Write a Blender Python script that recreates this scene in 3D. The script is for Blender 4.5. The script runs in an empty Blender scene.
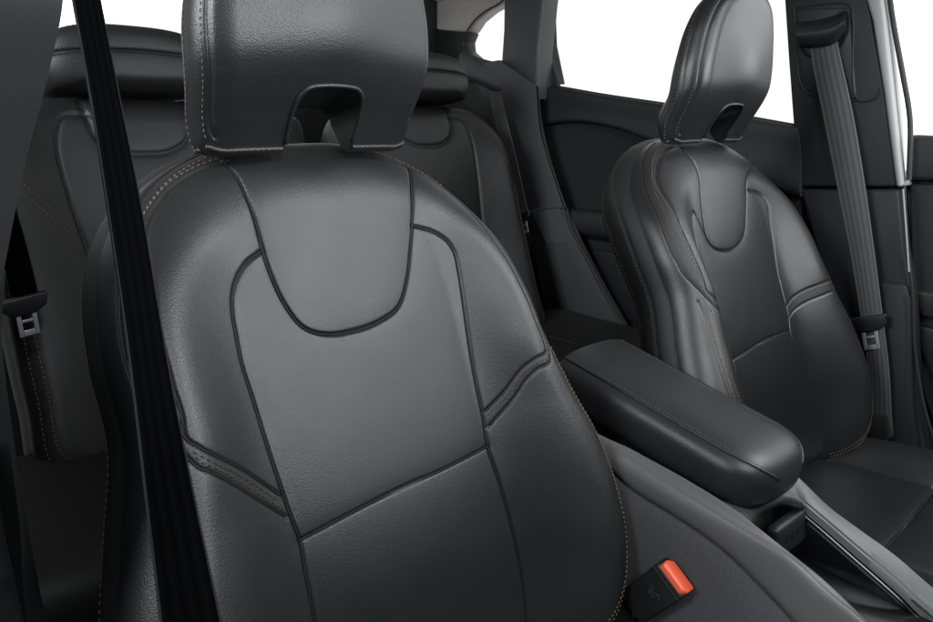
import bpy, bmesh, math, random
import numpy as np
from mathutils import Vector, Matrix, Euler
random.seed(4); rng = np.random.default_rng(4)
scene = bpy.context.scene
COL = scene.collection

# ------------------------------------------------------------------ camera
PW, PH = 933.0, 622.0
CF, CYAW, CPITCH, CROLL = 0.7098, 0.76412, -0.27596, 0.01831
CPOS = np.array([-0.7340, -0.5995, -0.0021])
def cam_axes():
    f = np.array([math.sin(CYAW)*math.cos(CPITCH), math.cos(CYAW)*math.cos(CPITCH), math.sin(CPITCH)])
    r = np.array([math.cos(CYAW), -math.sin(CYAW), 0.0]); u = np.cross(r, f)
    c, s = math.cos(CROLL), math.sin(CROLL)
    return c*r+s*u, -s*r+c*u, f
CR, CU, CFW = cam_axes()
cd = bpy.data.cameras.new('camera'); cam = bpy.data.objects.new('camera', cd); COL.objects.link(cam)
cd.sensor_fit = 'HORIZONTAL'; cd.sensor_width = 36.0; cd.lens = CF*1000/PW*36.0
cd.clip_start = 0.02; cd.clip_end = 200
m4 = Matrix.Identity(4)
for i in range(3):
    m4[i][0] = CR[i]; m4[i][1] = CU[i]; m4[i][2] = -CFW[i]; m4[i][3] = CPOS[i]
cam.matrix_world = m4
scene.camera = cam

# ------------------------------------------------------------------ world: a white studio, dim on the photographer's side
world = bpy.data.worlds.new("World"); scene.world = world; world.use_nodes = True
nt = world.node_tree; nt.nodes.clear()
wo = nt.nodes.new('ShaderNodeOutputWorld'); bg = nt.nodes.new('ShaderNodeBackground')
tc = nt.nodes.new('ShaderNodeTexCoord'); dp = nt.nodes.new('ShaderNodeVectorMath'); dp.operation = 'DOT_PRODUCT'
dp.inputs[1].default_value = (0.75, 0.66, 0.0)
mr = nt.nodes.new('ShaderNodeMapRange'); mr.interpolation_type = 'SMOOTHSTEP'
mr.inputs['From Min'].default_value = -0.25; mr.inputs['From Max'].default_value = 0.25
mr.inputs['To Min'].default_value = 0.025; mr.inputs['To Max'].default_value = 1.15
nt.links.new(tc.outputs['Generated'], dp.inputs[0]); nt.links.new(dp.outputs['Value'], mr.inputs['Value'])
nt.links.new(mr.outputs['Result'], bg.inputs['Strength']); bg.inputs['Color'].default_value = (0.985, 0.99, 1.0, 1)
nt.links.new(bg.outputs[0], wo.inputs[0])

# ------------------------------------------------------------------ studio softboxes, plus an added rear fill
def area(name, loc, target, sx, sy, power, col=(1, 1, 1)):
    l = bpy.data.lights.new(name, 'AREA'); l.shape = 'RECTANGLE'; l.size = sx; l.size_y = sy
    l.energy = power; l.color = col
    o = bpy.data.objects.new(name, l); COL.objects.link(o); o.location = loc
    d = Vector(target)-Vector(loc); o.rotation_euler = d.to_track_quat('-Z', 'Y').to_euler()
    return o
CW = (0.94, 0.98, 1.0)
area('softbox_windscreen', (0.22, -1.75, 0.26), (-0.15, 0.0, 0.02), 1.0, 0.56, 36, CW)
area('softbox_top', (0.62, -1.05, 0.95), (-0.25, 0.0, -0.12), 0.8, 0.5, 22, CW)
area('softbox_near_top', (-0.75, -1.30, 0.95), (0.0, -0.35, -0.42), 0.6, 0.4, 20, CW)
area('softbox_far_door', (1.9, -0.95, 0.35), (0.2, -0.1, -0.05), 1.0, 0.7, 9, CW)
area('rear_fill', (-1.9, 0.10, 0.62), (0.63, 0.5, -0.25), 0.8, 0.6, 50, CW)  # added fill lamp that brightens the rear quarter and door trim
scene.view_settings.view_transform = 'Standard'; scene.view_settings.look = 'None'
scene.view_settings.exposure = 0.0; scene.view_settings.gamma = 1.0
scene.cycles.max_bounces = 6; scene.cycles.use_denoising = True

# ------------------------------------------------------------------ helpers
def ray(px, py):
    f = CF*1000
    return CFW + CR*(px-PW/2)/f - CU*(py-PH/2)/f
def at(px, py, axis, val):                       # photo pixel -> point on the plane x|y|z = val
    d = ray(px, py); t = (val-CPOS[axis])/d[axis]; return CPOS+t*d
def on_plane(px, py, p0, n):
    d = ray(px, py); t = np.dot(np.array(p0)-CPOS, n)/np.dot(d, n); return CPOS+t*d
LOC = {}
def thing(name, label, cat, loc=(0, 0, 0), group=None):
    o = bpy.data.objects.new(name, None); COL.objects.link(o); o.location = loc; o.empty_display_size = .05
    o['label'] = label; o['category'] = cat
    if group: o['group'] = group
    LOC[o] = np.array(loc, float); return o
def add(name, verts, faces, mat, parent=None, smooth=True, loops=None, normals=None, kind=None, label=None):
    me = bpy.data.meshes.new(name)
    verts = np.asarray(verts, float)
    off = LOC.get(parent, np.zeros(3))
    v = verts-off
    if isinstance(faces, np.ndarray) and faces.ndim == 2:
        nf, k = faces.shape
        me.vertices.add(len(v)); me.vertices.foreach_set('co', v.ravel())
        me.loops.add(nf*k); me.loops.foreach_set('vertex_index', faces.ravel().astype(np.int32))
        me.polygons.add(nf); me.polygons.foreach_set('loop_start', np.arange(nf, dtype=np.int32)*k)
        me.update(calc_edges=True); me.validate()
    else:
        me.from_pydata([tuple(p) for p in v], [], [tuple(int(i) for i in f) for f in faces]); me.update()
    if smooth: me.polygons.foreach_set('use_smooth', np.ones(len(me.polygons), bool))
    if normals is not None:
        me.normals_split_custom_set_from_vertices([tuple(n) for n in normals])
    me.materials.append(mat)
    o = bpy.data.objects.new(name, me); COL.objects.link(o)
    if parent is not None: o.parent = parent; LOC[o] = off
    if kind: o['kind'] = kind
    if label: o['label'] = label
    return o
def join(meshes):
    V, F, n = [], [], 0
    for v, f in meshes:
        V += [tuple(p) for p in v]; F += [tuple(i+n for i in q) for q in f]; n += len(v)
    return V, F
def catmull(pts, n, closed=False):
    P = np.asarray(pts, float); k = len(P)
    if closed: Q = np.vstack([P[-1:], P, P[:2]]); segs = k
    else: Q = np.vstack([2*P[0]-P[1], P, 2*P[-1]-P[-2]]); segs = k-1
    out = []
    for i in range(segs):
        p0, p1, p2, p3 = Q[i], Q[i+1], Q[i+2], Q[i+3]
        a0 = max(np.linalg.norm(p1-p0), 1e-9)**.5; a1 = max(np.linalg.norm(p2-p1), 1e-9)**.5; a2 = max(np.linalg.norm(p3-p2), 1e-9)**.5
        m1 = (p2-p1)+a1*((p1-p0)/a0-(p2-p0)/(a0+a1)); m2 = (p2-p1)+a1*((p3-p2)/a2-(p3-p1)/(a1+a2))
        for t in np.linspace(0, 1, 24, endpoint=False):
            out.append((2*t**3-3*t*t+1)*p1+(t**3-2*t*t+t)*m1+(-2*t**3+3*t*t)*p2+(t**3-t*t)*m2)
    out.append(Q[segs+1] if not closed else P[0])
    out = np.array(out); s = np.concatenate([[0], np.cumsum(np.linalg.norm(np.diff(out, axis=0), axis=1))])
    q = np.linspace(0, s[-1], n+1)[:-1] if closed else np.linspace(0, s[-1], n)
    return np.stack([np.interp(q, s, out[:, j]) for j in range(P.shape[1])], 1)
def poly_resample(pts, n):
    P = np.asarray(pts, float); s = np.concatenate([[0], np.cumsum(np.linalg.norm(np.diff(P, axis=0), axis=1))])
    q = np.linspace(0, s[-1], n); return np.stack([np.interp(q, s, P[:, j]) for j in range(P.shape[1])], 1)
def tube_mesh(path, r, seg=8, cap=True, squash=None):
    P = np.asarray(path, float); n = len(P); V = []; F = []
    T = np.gradient(P, axis=0); T /= np.linalg.norm(T, axis=1)[:, None]+1e-12
    ref = np.array([0.31, 0.17, 0.93]); 
    a = np.cross(T[0], ref); a /= np.linalg.norm(a)
    for i in range(n):
        a = a-T[i]*np.dot(a, T[i]); a /= np.linalg.norm(a)+1e-12; b = np.cross(T[i], a)
        rr = r[i] if hasattr(r, '__len__') else r
        for k in range(seg):
            an = 2*math.pi*k/seg; V.append(P[i]+rr*(math.cos(an)*a+math.sin(an)*b))
    for i in range(n-1):
        for k in range(seg):
            F.append((i*seg+k, i*seg+(k+1) % seg, (i+1)*seg+(k+1) % seg, (i+1)*seg+k))
    if cap:
        F.append(tuple(range(seg))[::-1]); F.append(tuple((n-1)*seg+k for k in range(seg)))
    return V, F
def stitch_mesh(path, length=.0032, gap=.0024, r=.0005, seg=5, tilt=0.0):
    P = np.asarray(path, float)
    s = np.concatenate([[0], np.cumsum(np.linalg.norm(np.diff(P, axis=0), axis=1))])
    ms = []; q = gap
    while q+length < s[-1]:
        tt = np.linspace(q, q+length*random.uniform(.88, 1.08), 4)
        c = np.stack([np.interp(tt, s, P[:, j]) for j in range(3)], 1)
        ms.append(tube_mesh(c, [r*.45, r, r, r*.45], seg)); q += length+gap*random.uniform(.85, 1.2)
    return join(ms)
def loft_mesh(rows, nv=40, smooth_u=True, nu=None):
    """rows: list of 3-D polylines; surface through them."""
    R = [catmull(r, nv) if len(r) > 2 else poly_resample(r, nv) for r in rows]
    R = np.array(R)
    if smooth_u:
        nu = nu or len(rows)*5
        G = np.stack([catmull(R[:, j], nu) for j in range(nv)], 1)
    else: G = R
    nu = len(G); V = G.reshape(-1, 3)
    F = [(i*nv+j, i*nv+j+1, (i+1)*nv+j+1, (i+1)*nv+j) for i in range(nu-1) for j in range(nv-1)]
    return V, np.array(F)
def thicken(VF, vec):
    """closed slab: the sheet and the same sheet moved by vec."""
    V, F = np.asarray(VF[0], float), [tuple(int(i) for i in f) for f in VF[1]]
    n = len(V); cnt = {}
    for f in F:
        for a, b in zip(f, f[1:]+f[:1]): cnt[(a, b)] = 1
    G = list(F)+[tuple(i+n for i in f[::-1]) for f in F]
    for (a, b) in cnt:
        if (b, a) not in cnt: G.append((b, a, a+n, b+n))
    return np.vstack([V, V+np.asarray(vec)]), G
def prism(poly, vec, bevel=0.0, segs=3):
    """closed polygon (3-D points) extruded along vec with its edges rounded"""
    bm = bmesh.new(); vs = [bm.verts.new(tuple(p)) for p in poly]; f = bm.faces.new(vs)
    r = bmesh.ops.extrude_face_region(bm, geom=[f])
    bmesh.ops.translate(bm, vec=Vector(vec), verts=[e for e in r['geom'] if isinstance(e, bmesh.types.BMVert)])
    bmesh.ops.recalc_face_normals(bm, faces=bm.faces)
    if bevel > 0:
        ed = [e for e in bm.edges if e.calc_face_angle(0) > 0.6]
        bmesh.ops.bevel(bm, geom=ed, offset=bevel, segments=segs, affect='EDGES', profile=.5, clamp_overlap=True)
    bm.verts.index_update(); V = [tuple(v.co) for v in bm.verts]; F = [tuple(v.index for v in f.verts) for f in bm.faces]
    bm.free(); return V, F
def box(c, s, bevel=.003, rot=None):
    hx, hy, hz = s[0]/2, s[1]/2, s[2]/2
    pl = [(-hx, -hy, -hz), (hx, -hy, -hz), (hx, hy, -hz), (-hx, hy, -hz)]
    V, F = prism(pl, (0, 0, s[2]), bevel)
    R = Euler(rot or (0, 0, 0)).to_matrix()
    return [tuple(R @ Vector(v)+Vector(c)) for v in V], F
def flat(o, ang=35):                            # smooth shading that keeps the sharp edges
    me = o.data; me.set_sharp_from_angle(angle=math.radians(ang)); return o

# ------------------------------------------------------------------ materials
def base_mat(name, col, rough=.5, spec=.5, metal=0.0):
    m = bpy.data.materials.new(name); m.use_nodes = True; b = m.node_tree.nodes['Principled BSDF']
    b.inputs['Base Color'].default_value = (*col, 1); b.inputs['Roughness'].default_value = rough
    b.inputs['Specular IOR Level'].default_value = spec; b.inputs['Metallic'].default_value = metal
    return m, m.node_tree, b
def N(t, kind, **kw):
    n = t.nodes.new(kind)
    for k, v in kw.items():
        if k in n.inputs: n.inputs[k].default_value = v
        else: setattr(n, k, v)
    return n
def leather(name, col, rough=.42, grain=950, depth=.35, spec=.45, var=.05, wrinkle=.018):
    m, t, b = base_mat(name, col, rough, spec)
    c = N(t, 'ShaderNodeTexCoord')
    vo = N(t, 'ShaderNodeTexVoronoi', feature='F1'); vo.inputs['Scale'].default_value = grain
    n1 = N(t, 'ShaderNodeTexNoise'); n1.inputs['Scale'].default_value = 26; n1.inputs['Detail'].default_value = 5
    n2 = N(t, 'ShaderNodeTexNoise'); n2.inputs['Scale'].default_value = grain*.9; n2.inputs['Detail'].default_value = 3
    n3 = N(t, 'ShaderNodeTexNoise'); n3.inputs['Scale'].default_value = 9; n3.inputs['Detail'].default_value = 4; n3.inputs['Distortion'].default_value = .6
    for n in (vo, n1, n2, n3): t.links.new(c.outputs['Object'], n.inputs['Vector'])
    ad = N(t, 'ShaderNodeMath', operation='MULTIPLY_ADD'); ad.inputs[1].default_value = .7
    t.links.new(vo.outputs['Distance'], ad.inputs[0]); t.links.new(n2.outputs['Fac'], ad.inputs[2])
    bu = N(t, 'ShaderNodeBump'); bu.inputs['Strength'].default_value = depth; bu.inputs['Distance'].default_value = .0006
    t.links.new(ad.outputs[0], bu.inputs['Height'])
    b2 = N(t, 'ShaderNodeBump'); b2.inputs['Strength'].default_value = wrinkle; b2.inputs['Distance'].default_value = .012
    t.links.new(n3.outputs['Fac'], b2.inputs['Height']); t.links.new(b2.outputs['Normal'], bu.inputs['Normal'])
    t.links.new(bu.outputs['Normal'], b.inputs['Normal'])
    r = N(t, 'ShaderNodeMapRange'); r.inputs['From Min'].default_value = .3; r.inputs['From Max'].default_value = .7
    r.inputs['To Min'].default_value = rough-.015; r.inputs['To Max'].default_value = rough+.025
    t.links.new(n1.outputs['Fac'], r.inputs['Value']); t.links.new(r.outputs['Result'], b.inputs['Roughness'])
    mx = N(t, 'ShaderNodeMix', data_type='RGBA'); mx.inputs['A'].default_value = (*[x*(1-var) for x in col], 1); mx.inputs['B'].default_value = (*[x*(1+var) for x in col], 1)
    t.links.new(n1.outputs['Fac'], mx.inputs['Factor']); t.links.new(mx.outputs['Result'], b.inputs['Base Color'])
    return m
def plastic(name, col, rough=.5, grain=1400, depth=.25, spec=.4):
    m, t, b = base_mat(name, col, rough, spec); c = N(t, 'ShaderNodeTexCoord')
    n = N(t, 'ShaderNodeTexNoise'); n.inputs['Scale'].default_value = grain; n.inputs['Detail'].default_value = 3
    n1 = N(t, 'ShaderNodeTexNoise'); n1.inputs['Scale'].default_value = 14; n1.inputs['Detail'].default_value = 6
    bu = N(t, 'ShaderNodeBump'); bu.inputs['Strength'].default_value = depth; bu.inputs['Distance'].default_value = .0004
    for q in (n, n1): t.links.new(c.outputs['Object'], q.inputs['Vector'])
    t.links.new(n.outputs['Fac'], bu.inputs['Height']); t.links.new(bu.outputs['Normal'], b.inputs['Normal'])
    r = N(t, 'ShaderNodeMapRange'); r.inputs['To Min'].default_value = rough-.08; r.inputs['To Max'].default_value = rough+.08
    t.links.new(n1.outputs['Fac'], r.inputs['Value']); t.links.new(r.outputs['Result'], b.inputs['Roughness'])
    return m
def carpet(name, col, scale=900):
    m, t, b = base_mat(name, col, .95, .15); c = N(t, 'ShaderNodeTexCoord')
    n = N(t, 'ShaderNodeTexNoise'); n.inputs['Scale'].default_value = scale; n.inputs['Detail'].default_value = 4
    t.links.new(c.outputs['Object'], n.inputs['Vector'])
    bu = N(t, 'ShaderNodeBump'); bu.inputs['Strength'].default_value = .7; bu.inputs['Distance'].default_value = .001
    t.links.new(n.outputs['Fac'], bu.inputs['Height']); t.links.new(bu.outputs['Normal'], b.inputs['Normal'])
    mx = N(t, 'ShaderNodeMix', data_type='RGBA'); mx.inputs['A'].default_value = (*[x*.4 for x in col], 1); mx.inputs['B'].default_value = (*[x*1.7 for x in col], 1)
    t.links.new(n.outputs['Fac'], mx.inputs['Factor']); t.links.new(mx.outputs['Result'], b.inputs['Base Color'])
    b.inputs['Sheen Weight'].default_value = .15
    return m
def webbing(name, col, stripes, spec=.3):
    """woven belt: UV.x across the width, UV.y along"""
    m, t, b = base_mat(name, col, .62, spec); c = N(t, 'ShaderNodeTexCoord'); sp = N(t, 'ShaderNodeSeparateXYZ')
    t.links.new(c.outputs['UV'], sp.inputs[0])
    w = N(t, 'ShaderNodeMath', operation='MULTIPLY'); w.inputs[1].default_value = stripes*2*math.pi; t.links.new(sp.outputs['X'], w.inputs[0])
    s = N(t, 'ShaderNodeMath', operation='SINE'); t.links.new(w.outputs[0], s.inputs[0])
    v = N(t, 'ShaderNodeMath', operation='MULTIPLY'); v.inputs[1].default_value = 3200; t.links.new(sp.outputs['Y'], v.inputs[0])
    s2 = N(t, 'ShaderNodeMath', operation='SINE'); t.links.new(v.outputs[0], s2.inputs[0])
    h = N(t, 'ShaderNodeMath', operation='MULTIPLY_ADD'); h.inputs[1].default_value = .5
    t.links.new(s2.outputs[0], h.inputs[0]); t.links.new(s.outputs[0], h.inputs[2])
    bu = N(t, 'ShaderNodeBump'); bu.inputs['Strength'].default_value = .3; bu.inputs['Distance'].default_value = .0003
    t.links.new(h.outputs[0], bu.inputs['Height']); t.links.new(bu.outputs['Normal'], b.inputs['Normal'])
    mx = N(t, 'ShaderNodeMix', data_type='RGBA'); mx.inputs['A'].default_value = (*[x*.78 for x in col], 1); mx.inputs['B'].default_value = (*[x*1.2 for x in col], 1)
    r = N(t, 'ShaderNodeMapRange'); r.inputs['From Min'].default_value = -1; t.links.new(s.outputs[0], r.inputs['Value'])
    t.links.new(r.outputs['Result'], mx.inputs['Factor'])
    # edge highlight of the webbing, painted in as a paler tone along both edges
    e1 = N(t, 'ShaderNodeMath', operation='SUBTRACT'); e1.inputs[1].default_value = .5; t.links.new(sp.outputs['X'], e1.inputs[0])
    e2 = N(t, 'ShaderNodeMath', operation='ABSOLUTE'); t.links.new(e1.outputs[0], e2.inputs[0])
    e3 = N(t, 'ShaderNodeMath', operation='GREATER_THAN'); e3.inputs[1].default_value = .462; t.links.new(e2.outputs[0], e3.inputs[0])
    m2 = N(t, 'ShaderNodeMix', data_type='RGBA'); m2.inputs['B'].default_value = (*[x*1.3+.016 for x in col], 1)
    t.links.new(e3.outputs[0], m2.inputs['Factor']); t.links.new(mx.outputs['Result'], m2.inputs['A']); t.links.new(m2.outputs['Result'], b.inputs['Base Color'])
    return m
M = {}
M['leather'] = leather('black_leather', (.0095, .0109, .0115), .42, 760, .30, .5)
M['leather_far'] = leather('black_leather_smooth', (.0105, .0108, .0118), .38, 700, .25, .5)
M['leather_side'] = leather('black_leather_side', (.009, .009, .0095), .55)
M['leather_band'] = leather('band_leather', (.012, .0112, .0112), .5, 700, .4)
M['leather_rear'] = leather('rear_seat_leather', (.011, .0107, .0113), .52, 520, .35)
M['leather_arm'] = leather('armrest_leather', (.018, .0185, .0195), .38, 800, .25)
M['seam'] = base_mat('seam_thread_black', (.006, .006, .007), .6, .3)[0]
M['piping'] = leather('piping_leather', (.014, .014, .015), .35, 1300, .2)
M['stitch'] = base_mat('stitch_beige', (.13, .102, .084), .7, .2)[0]
M['stitch_tan'] = base_mat('stitch_tan', (.165, .112, .064), .7, .2)[0]
M['stitch_grey'] = base_mat('stitch_grey', (.055, .05, .05), .7, .2)[0]
M['plastic'] = plastic('trim_plastic', (.0135, .0135, .0152), .58, 900, .35, .28)
M['plastic_grey'] = plastic('console_plastic', (.08, .08, .084), .44, 800, .4)
M['plastic_dark'] = plastic('dark_plastic', (.010, .010, .011), .45)
M['gloss'] = base_mat('gloss_black', (.006, .006, .007), .16, .5)[0]
M['rubber'] = plastic('rubber', (.014, .014, .015), .6, 900, .3)
M['carpet'] = carpet('tunnel_carpet', (.055, .055, .061), 700)
M['floor'] = carpet('floor_carpet', (.008, .008, .009), 600)
M['fabric'] = carpet('door_fabric', (.013, .013, .0155), 900)
M['liner'] = carpet('headliner_cloth', (.42, .40, .38), 800)
M['quarter'] = plastic('quarter_plastic', (.042, .042, .046), .5, 900, .35)
M['pillar_grey'] = plastic('pillar_plastic', (.07, .073, .077), .55)
M['pale'] = plastic('pale_trim', (.27, .26, .265), .55)
M['paint'] = base_mat('white_paint', (.80, .80, .80), .25, .5)[0]
M['steel'] = base_mat('steel', (.38, .38, .40), .42, .5, .6)[0]
M['orange'] = base_mat('orange_button', (.92, .13, .06), .35, .5)[0]
M['mark'] = base_mat('embossed_grey', (.03, .03, .03), .5, .4)[0]
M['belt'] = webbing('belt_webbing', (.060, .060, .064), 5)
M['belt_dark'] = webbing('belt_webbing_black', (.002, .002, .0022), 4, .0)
def glass():
    m = bpy.data.materials.new('window_glass'); m.use_nodes = True; t = m.node_tree; t.nodes.clear()
    o = N(t, 'ShaderNodeOutputMaterial'); mx = N(t, 'ShaderNodeMixShader'); tr = N(t, 'ShaderNodeBsdfTransparent'); gl = N(t, 'ShaderNodeBsdfGlossy')
    gl.inputs['Roughness'].default_value = .02; fr = N(t, 'ShaderNodeFresnel'); fr.inputs['IOR'].default_value = 1.3
    t.links.new(fr.outputs[0], mx.inputs[0]); t.links.new(tr.outputs[0], mx.inputs[1]); t.links.new(gl.outputs[0], mx.inputs[2]); t.links.new(mx.outputs[0], o.inputs[0])
    return m
M['glass'] = glass()

# ------------------------------------------------------------------ upholstered body: star-shaped outline, padded front, side wall, back
def seg_dist(U, V, line):
    L = np.asarray(line); d2 = np.full(U.shape, 1e9, np.float64)
    pad = .07
    box_ = (U > L[:, 0].min()-pad) & (U < L[:, 0].max()+pad) & (V > L[:, 1].min()-pad) & (V < L[:, 1].max()+pad)
    idx = np.nonzero(box_.ravel())[0]
    u = U.ravel()[idx]; v = V.ravel()[idx]; best = np.full(len(idx), 1e9)
    for a, b in zip(L[:-1], L[1:]):
        e = b-a; ll = e@e+1e-15
        t = np.clip(((u-a[0])*e[0]+(v-a[1])*e[1])/ll, 0, 1)
        best = np.minimum(best, (u-a[0]-t*e[0])**2+(v-a[1]-t*e[1])**2)
    out = d2.ravel(); out[idx] = best
    return np.sqrt(out.reshape(U.shape))
def in_poly(U, V, poly):
    P = np.asarray(poly); c = np.zeros(U.shape, bool); j = len(P)-1
    for i in range(len(P)):
        yi, yj, xi, xj = P[i, 1], P[j, 1], P[i, 0], P[j, 0]
        if yi != yj:
            c ^= ((yi > V) != (yj > V)) & (U < (xj-xi)*(V-yi)/(yj-yi)+xi)
        j = i
    return c
class Pad:
    def __init__(s, org, recline, outline, centre, base, Hr=.05, rho0=.8, depth=.12, taper=.12, hr_fn=None, tilt=0.0, depth_fn=None):
        c, sn = math.cos(recline), math.sin(recline)
        ct, st = math.cos(tilt), math.sin(tilt)
        s.org = np.array(org, float)
        s.EU = np.array([ct, st, 0]); s.EV = np.array([-st*sn, ct*sn, c]); s.EW = np.cross(s.EV, s.EU)*-1
        s.EW = np.array([st*c, -ct*c, sn])
        s.c = np.array(centre, float); s.base = base; s.Hr = Hr; s.rho0 = rho0; s.depth = depth; s.taper = taper; s.hr_fn = hr_fn; s.depth_fn = depth_fn or (lambda th: 1.0+0*th)
        P = catmull(outline, 1500, closed=True)-s.c
        th = np.arctan2(P[:, 1], P[:, 0]); o = np.argsort(th); th = th[o]; r = np.hypot(P[:, 0], P[:, 1])[o]
        s.th = np.concatenate([th-2*math.pi, th, th+2*math.pi]); s.r = np.concatenate([r, r, r])
        s.grooves = []
    def rout(s, th): return np.interp(th, s.th, s.r)
    def F(s, u, v):
        du, dv = u-s.c[0], v-s.c[1]; th = np.arctan2(dv, du); rho = np.hypot(du, dv)/s.rout(th)
        x = np.clip((rho-s.rho0)/(1-s.rho0), 0, 1); H = s.Hr if s.hr_fn is None else s.Hr*s.hr_fn(th)
        return s.base(u, v)-H*(1-np.sqrt(np.clip(1-x*x, 0, 1)))
    def W3(s, u, v, w): 
        u, v, w = (np.asarray(q, float)[..., None] for q in (u, v, w)); return s.org+u*s.EU+v*s.EV+w*s.EW
    def pix(s, pts):                              # photo pixels -> (u, v) on the padded front
        out = []
        for px, py in pts:
            d = ray(px, py); w = 0.0; o = CPOS-s.org
            for _ in range(30):
                t = (w-o@s.EW)/(d@s.EW); p = o+t*d; w = .5*w+.5*float(s.F(p@s.EU, p@s.EV))
            out.append((p@s.EU, p@s.EV))
        return np.array(out)
    def surf(s, uv, lift=0.0): 
        uv = np.asarray(uv); return s.W3(uv[:, 0], uv[:, 1], s.F(uv[:, 0], uv[:, 1])+lift)
    def rim(s, th, rho): 
        r = s.rout(th)*rho; return np.stack([s.c[0]+r*np.cos(th), s.c[1]+r*np.sin(th)], -1)
    def side(s, th, q, lift=0.0):
        """points on the side wall, q 0 (front rim) .. 1 (back)"""
        k = 1+.035*np.sin(math.pi*np.clip(q, 0, 1))-s.taper*q*q+lift/.25
        r = s.rout(th)*k; u = s.c[0]+r*np.cos(th); v = s.c[1]+r*np.sin(th)
        ur = s.c[0]+s.rout(th)*np.cos(th); vr = s.c[1]+s.rout(th)*np.sin(th)
        return u, v, s.F(ur, vr)-s.depth*s.depth_fn(th)*q
    def grid(s, nth, nr, nq, side_seams=()):
        # angles by even arc length
        a = np.linspace(-math.pi, math.pi, 4001); pr = s.rim(a, 1.0); L = np.concatenate([[0], np.cumsum(np.linalg.norm(np.diff(pr, axis=0), axis=1))])
        th = np.interp(np.linspace(0, L[-1], nth+1)[:-1], L, a)
        rho = np.concatenate([np.linspace(.0002, s.rho0, int(nr*.72), endpoint=False), s.rho0+(1-s.rho0)*np.sin(np.linspace(0, math.pi/2, nr-int(nr*.72)))])
        T, R = np.meshgrid(th, rho, indexing='ij'); uv = s.rim(T, R); U, V = uv[..., 0], uv[..., 1]
        W = s.F(U, V)
        for line, dep, sig, puff in s.grooves:
            d = seg_dist(U, V, line); W = W-dep*np.exp(-(d/sig)**2)-puff*np.exp(-d/.010)
        q = np.linspace(0, 1, nq+1)[1:]; T2, Q2 = np.meshgrid(th, q, indexing='ij')
        lift = np.zeros_like(Q2)
        for qs, dep in side_seams: lift -= dep*np.exp(-((Q2-qs)*s.depth/.0022)**2)+dep*.5*np.exp(-np.abs(Q2-qs)*s.depth/.008)
        u2, v2, w2 = s.side(T2, Q2, lift)
        w2 = w2+(W[:, -1:]-s.F(U[:, -1:], V[:, -1:]))*(1-Q2)
        P = np.concatenate([s.W3(U, V, W), s.W3(u2, v2, w2)], 1)
        n = P.shape[1]; Vv = P.reshape(-1, 3)
        i = np.arange(nth); j = np.arange(n-1); I, J = np.meshgrid(i, j, indexing='ij'); I2 = (I+1) % nth
        Fq = np.stack([I*n+J, I*n+J+1, I2*n+J+1, I2*n+J], -1).reshape(-1, 4)
        fj = J.ravel()
        uvf = np.stack([.25*(np.concatenate([U, u2], 1)[I, J]+np.concatenate([U, u2], 1)[I2, J+1]+np.concatenate([U, u2], 1)[I, J+1]+np.concatenate([U, u2], 1)[I2, J]),
                        .25*(np.concatenate([V, v2], 1)[I, J]+np.concatenate([V, v2], 1)[I2, J+1]+np.concatenate([V, v2], 1)[I, J+1]+np.concatenate([V, v2], 1)[I2, J])], -1).reshape(-1, 2)
        # vertex normals of the whole body, so panels shade as one skin
        dT = np.roll(P, -1, 0)-np.roll(P, 1, 0); dR = np.gradient(P, axis=1)
        nn = np.cross(dR, dT); nn /= np.linalg.norm(nn, axis=2)[..., None]+1e-15
        if (nn[:, 5]@s.EW).mean() < 0: nn = -nn; Fq = Fq[:, ::-1]
        cen = s.c; cap = [np.arange(nth)*n, np.arange(nth)*n+n-1]
        return Vv, Fq, fj, uvf, nn.reshape(-1, 3), nr, n, nth
def sub_mesh(Vv, F, nn):
    ids, inv = np.unique(F.ravel(), return_inverse=True); return Vv[ids], inv.reshape(F.shape), nn[ids]
def back_cap(nth, n):                             # closes the rear of a padded body
    return [tuple(i*n+n-1 for i in range(nth))]
def offset_line(uv, d):
    uv = np.asarray(uv); t = np.gradient(uv, axis=0); t /= np.linalg.norm(t, axis=1)[:, None]+1e-12
    return uv+d*np.stack([-t[:, 1], t[:, 0]], 1)
def interp_tab(tab):
    t = np.array(sorted(tab)); return lambda v: np.interp(v, t[:, 0], t[:, 1])
def smooth_tab(tab):
    t = np.array(sorted(tab)); c = catmull(t, 400); return lambda v: np.interp(v, c[:, 0], c[:, 1])
def sstep(x): x = np.clip(x, 0, 1); return x*x*(3-2*x)

# ------------------------------------------------------------------ front seats
REC = math.radians(17.0)
hwb = smooth_tab([(-.64, .195), (-.58, .228), (-.52, .250), (-.455, .256), (-.395, .250), (-.334, .237), (-.264, .223), (-.23, .223), (-.157, .222), (-.10, .208), (0, .19)])
BH = smooth_tab([(-.64, .058), (-.58, .066), (-.5, .064), (-.4, .052), (-.335, .046), (-.26, .046), (-.157, .028), (-.10, .009), (-.03, 0.0), (.02, 0.0)])
WC = smooth_tab([(-.66, .024), (-.5, .031), (-.37, .024), (-.25, .008), (-.16, -.001), (-.10, -.006), (-.03, -.016), (.02, -.03)])
UI = smooth_tab([(-.66, .125), (-.5, .122), (-.37, .114), (-.25, .122), (-.16, .118), (-.08, .095), (0, .09)])
def seat_base(u, v):
    t = (np.abs(u)-UI(v)*.92)/(hwb(v)-UI(v)*.92)
    return WC(v)+BH(v)*sstep(t/.80)+.004*np.clip(1-(u/.11)**2, 0, 1)*np.exp(-((v+.44)/.07)**2)
half = [(.045, -.020), (.085, -.026), (.125, -.041), (.160, -.064), (.190, -.097), (.213, -.145), (.223, -.20), (.226, -.262), (.245, -.33), (.262, -.39), (.266, -.45), (.256, -.52), (.228, -.58), (.18, -.622), (.10, -.634)]
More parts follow.
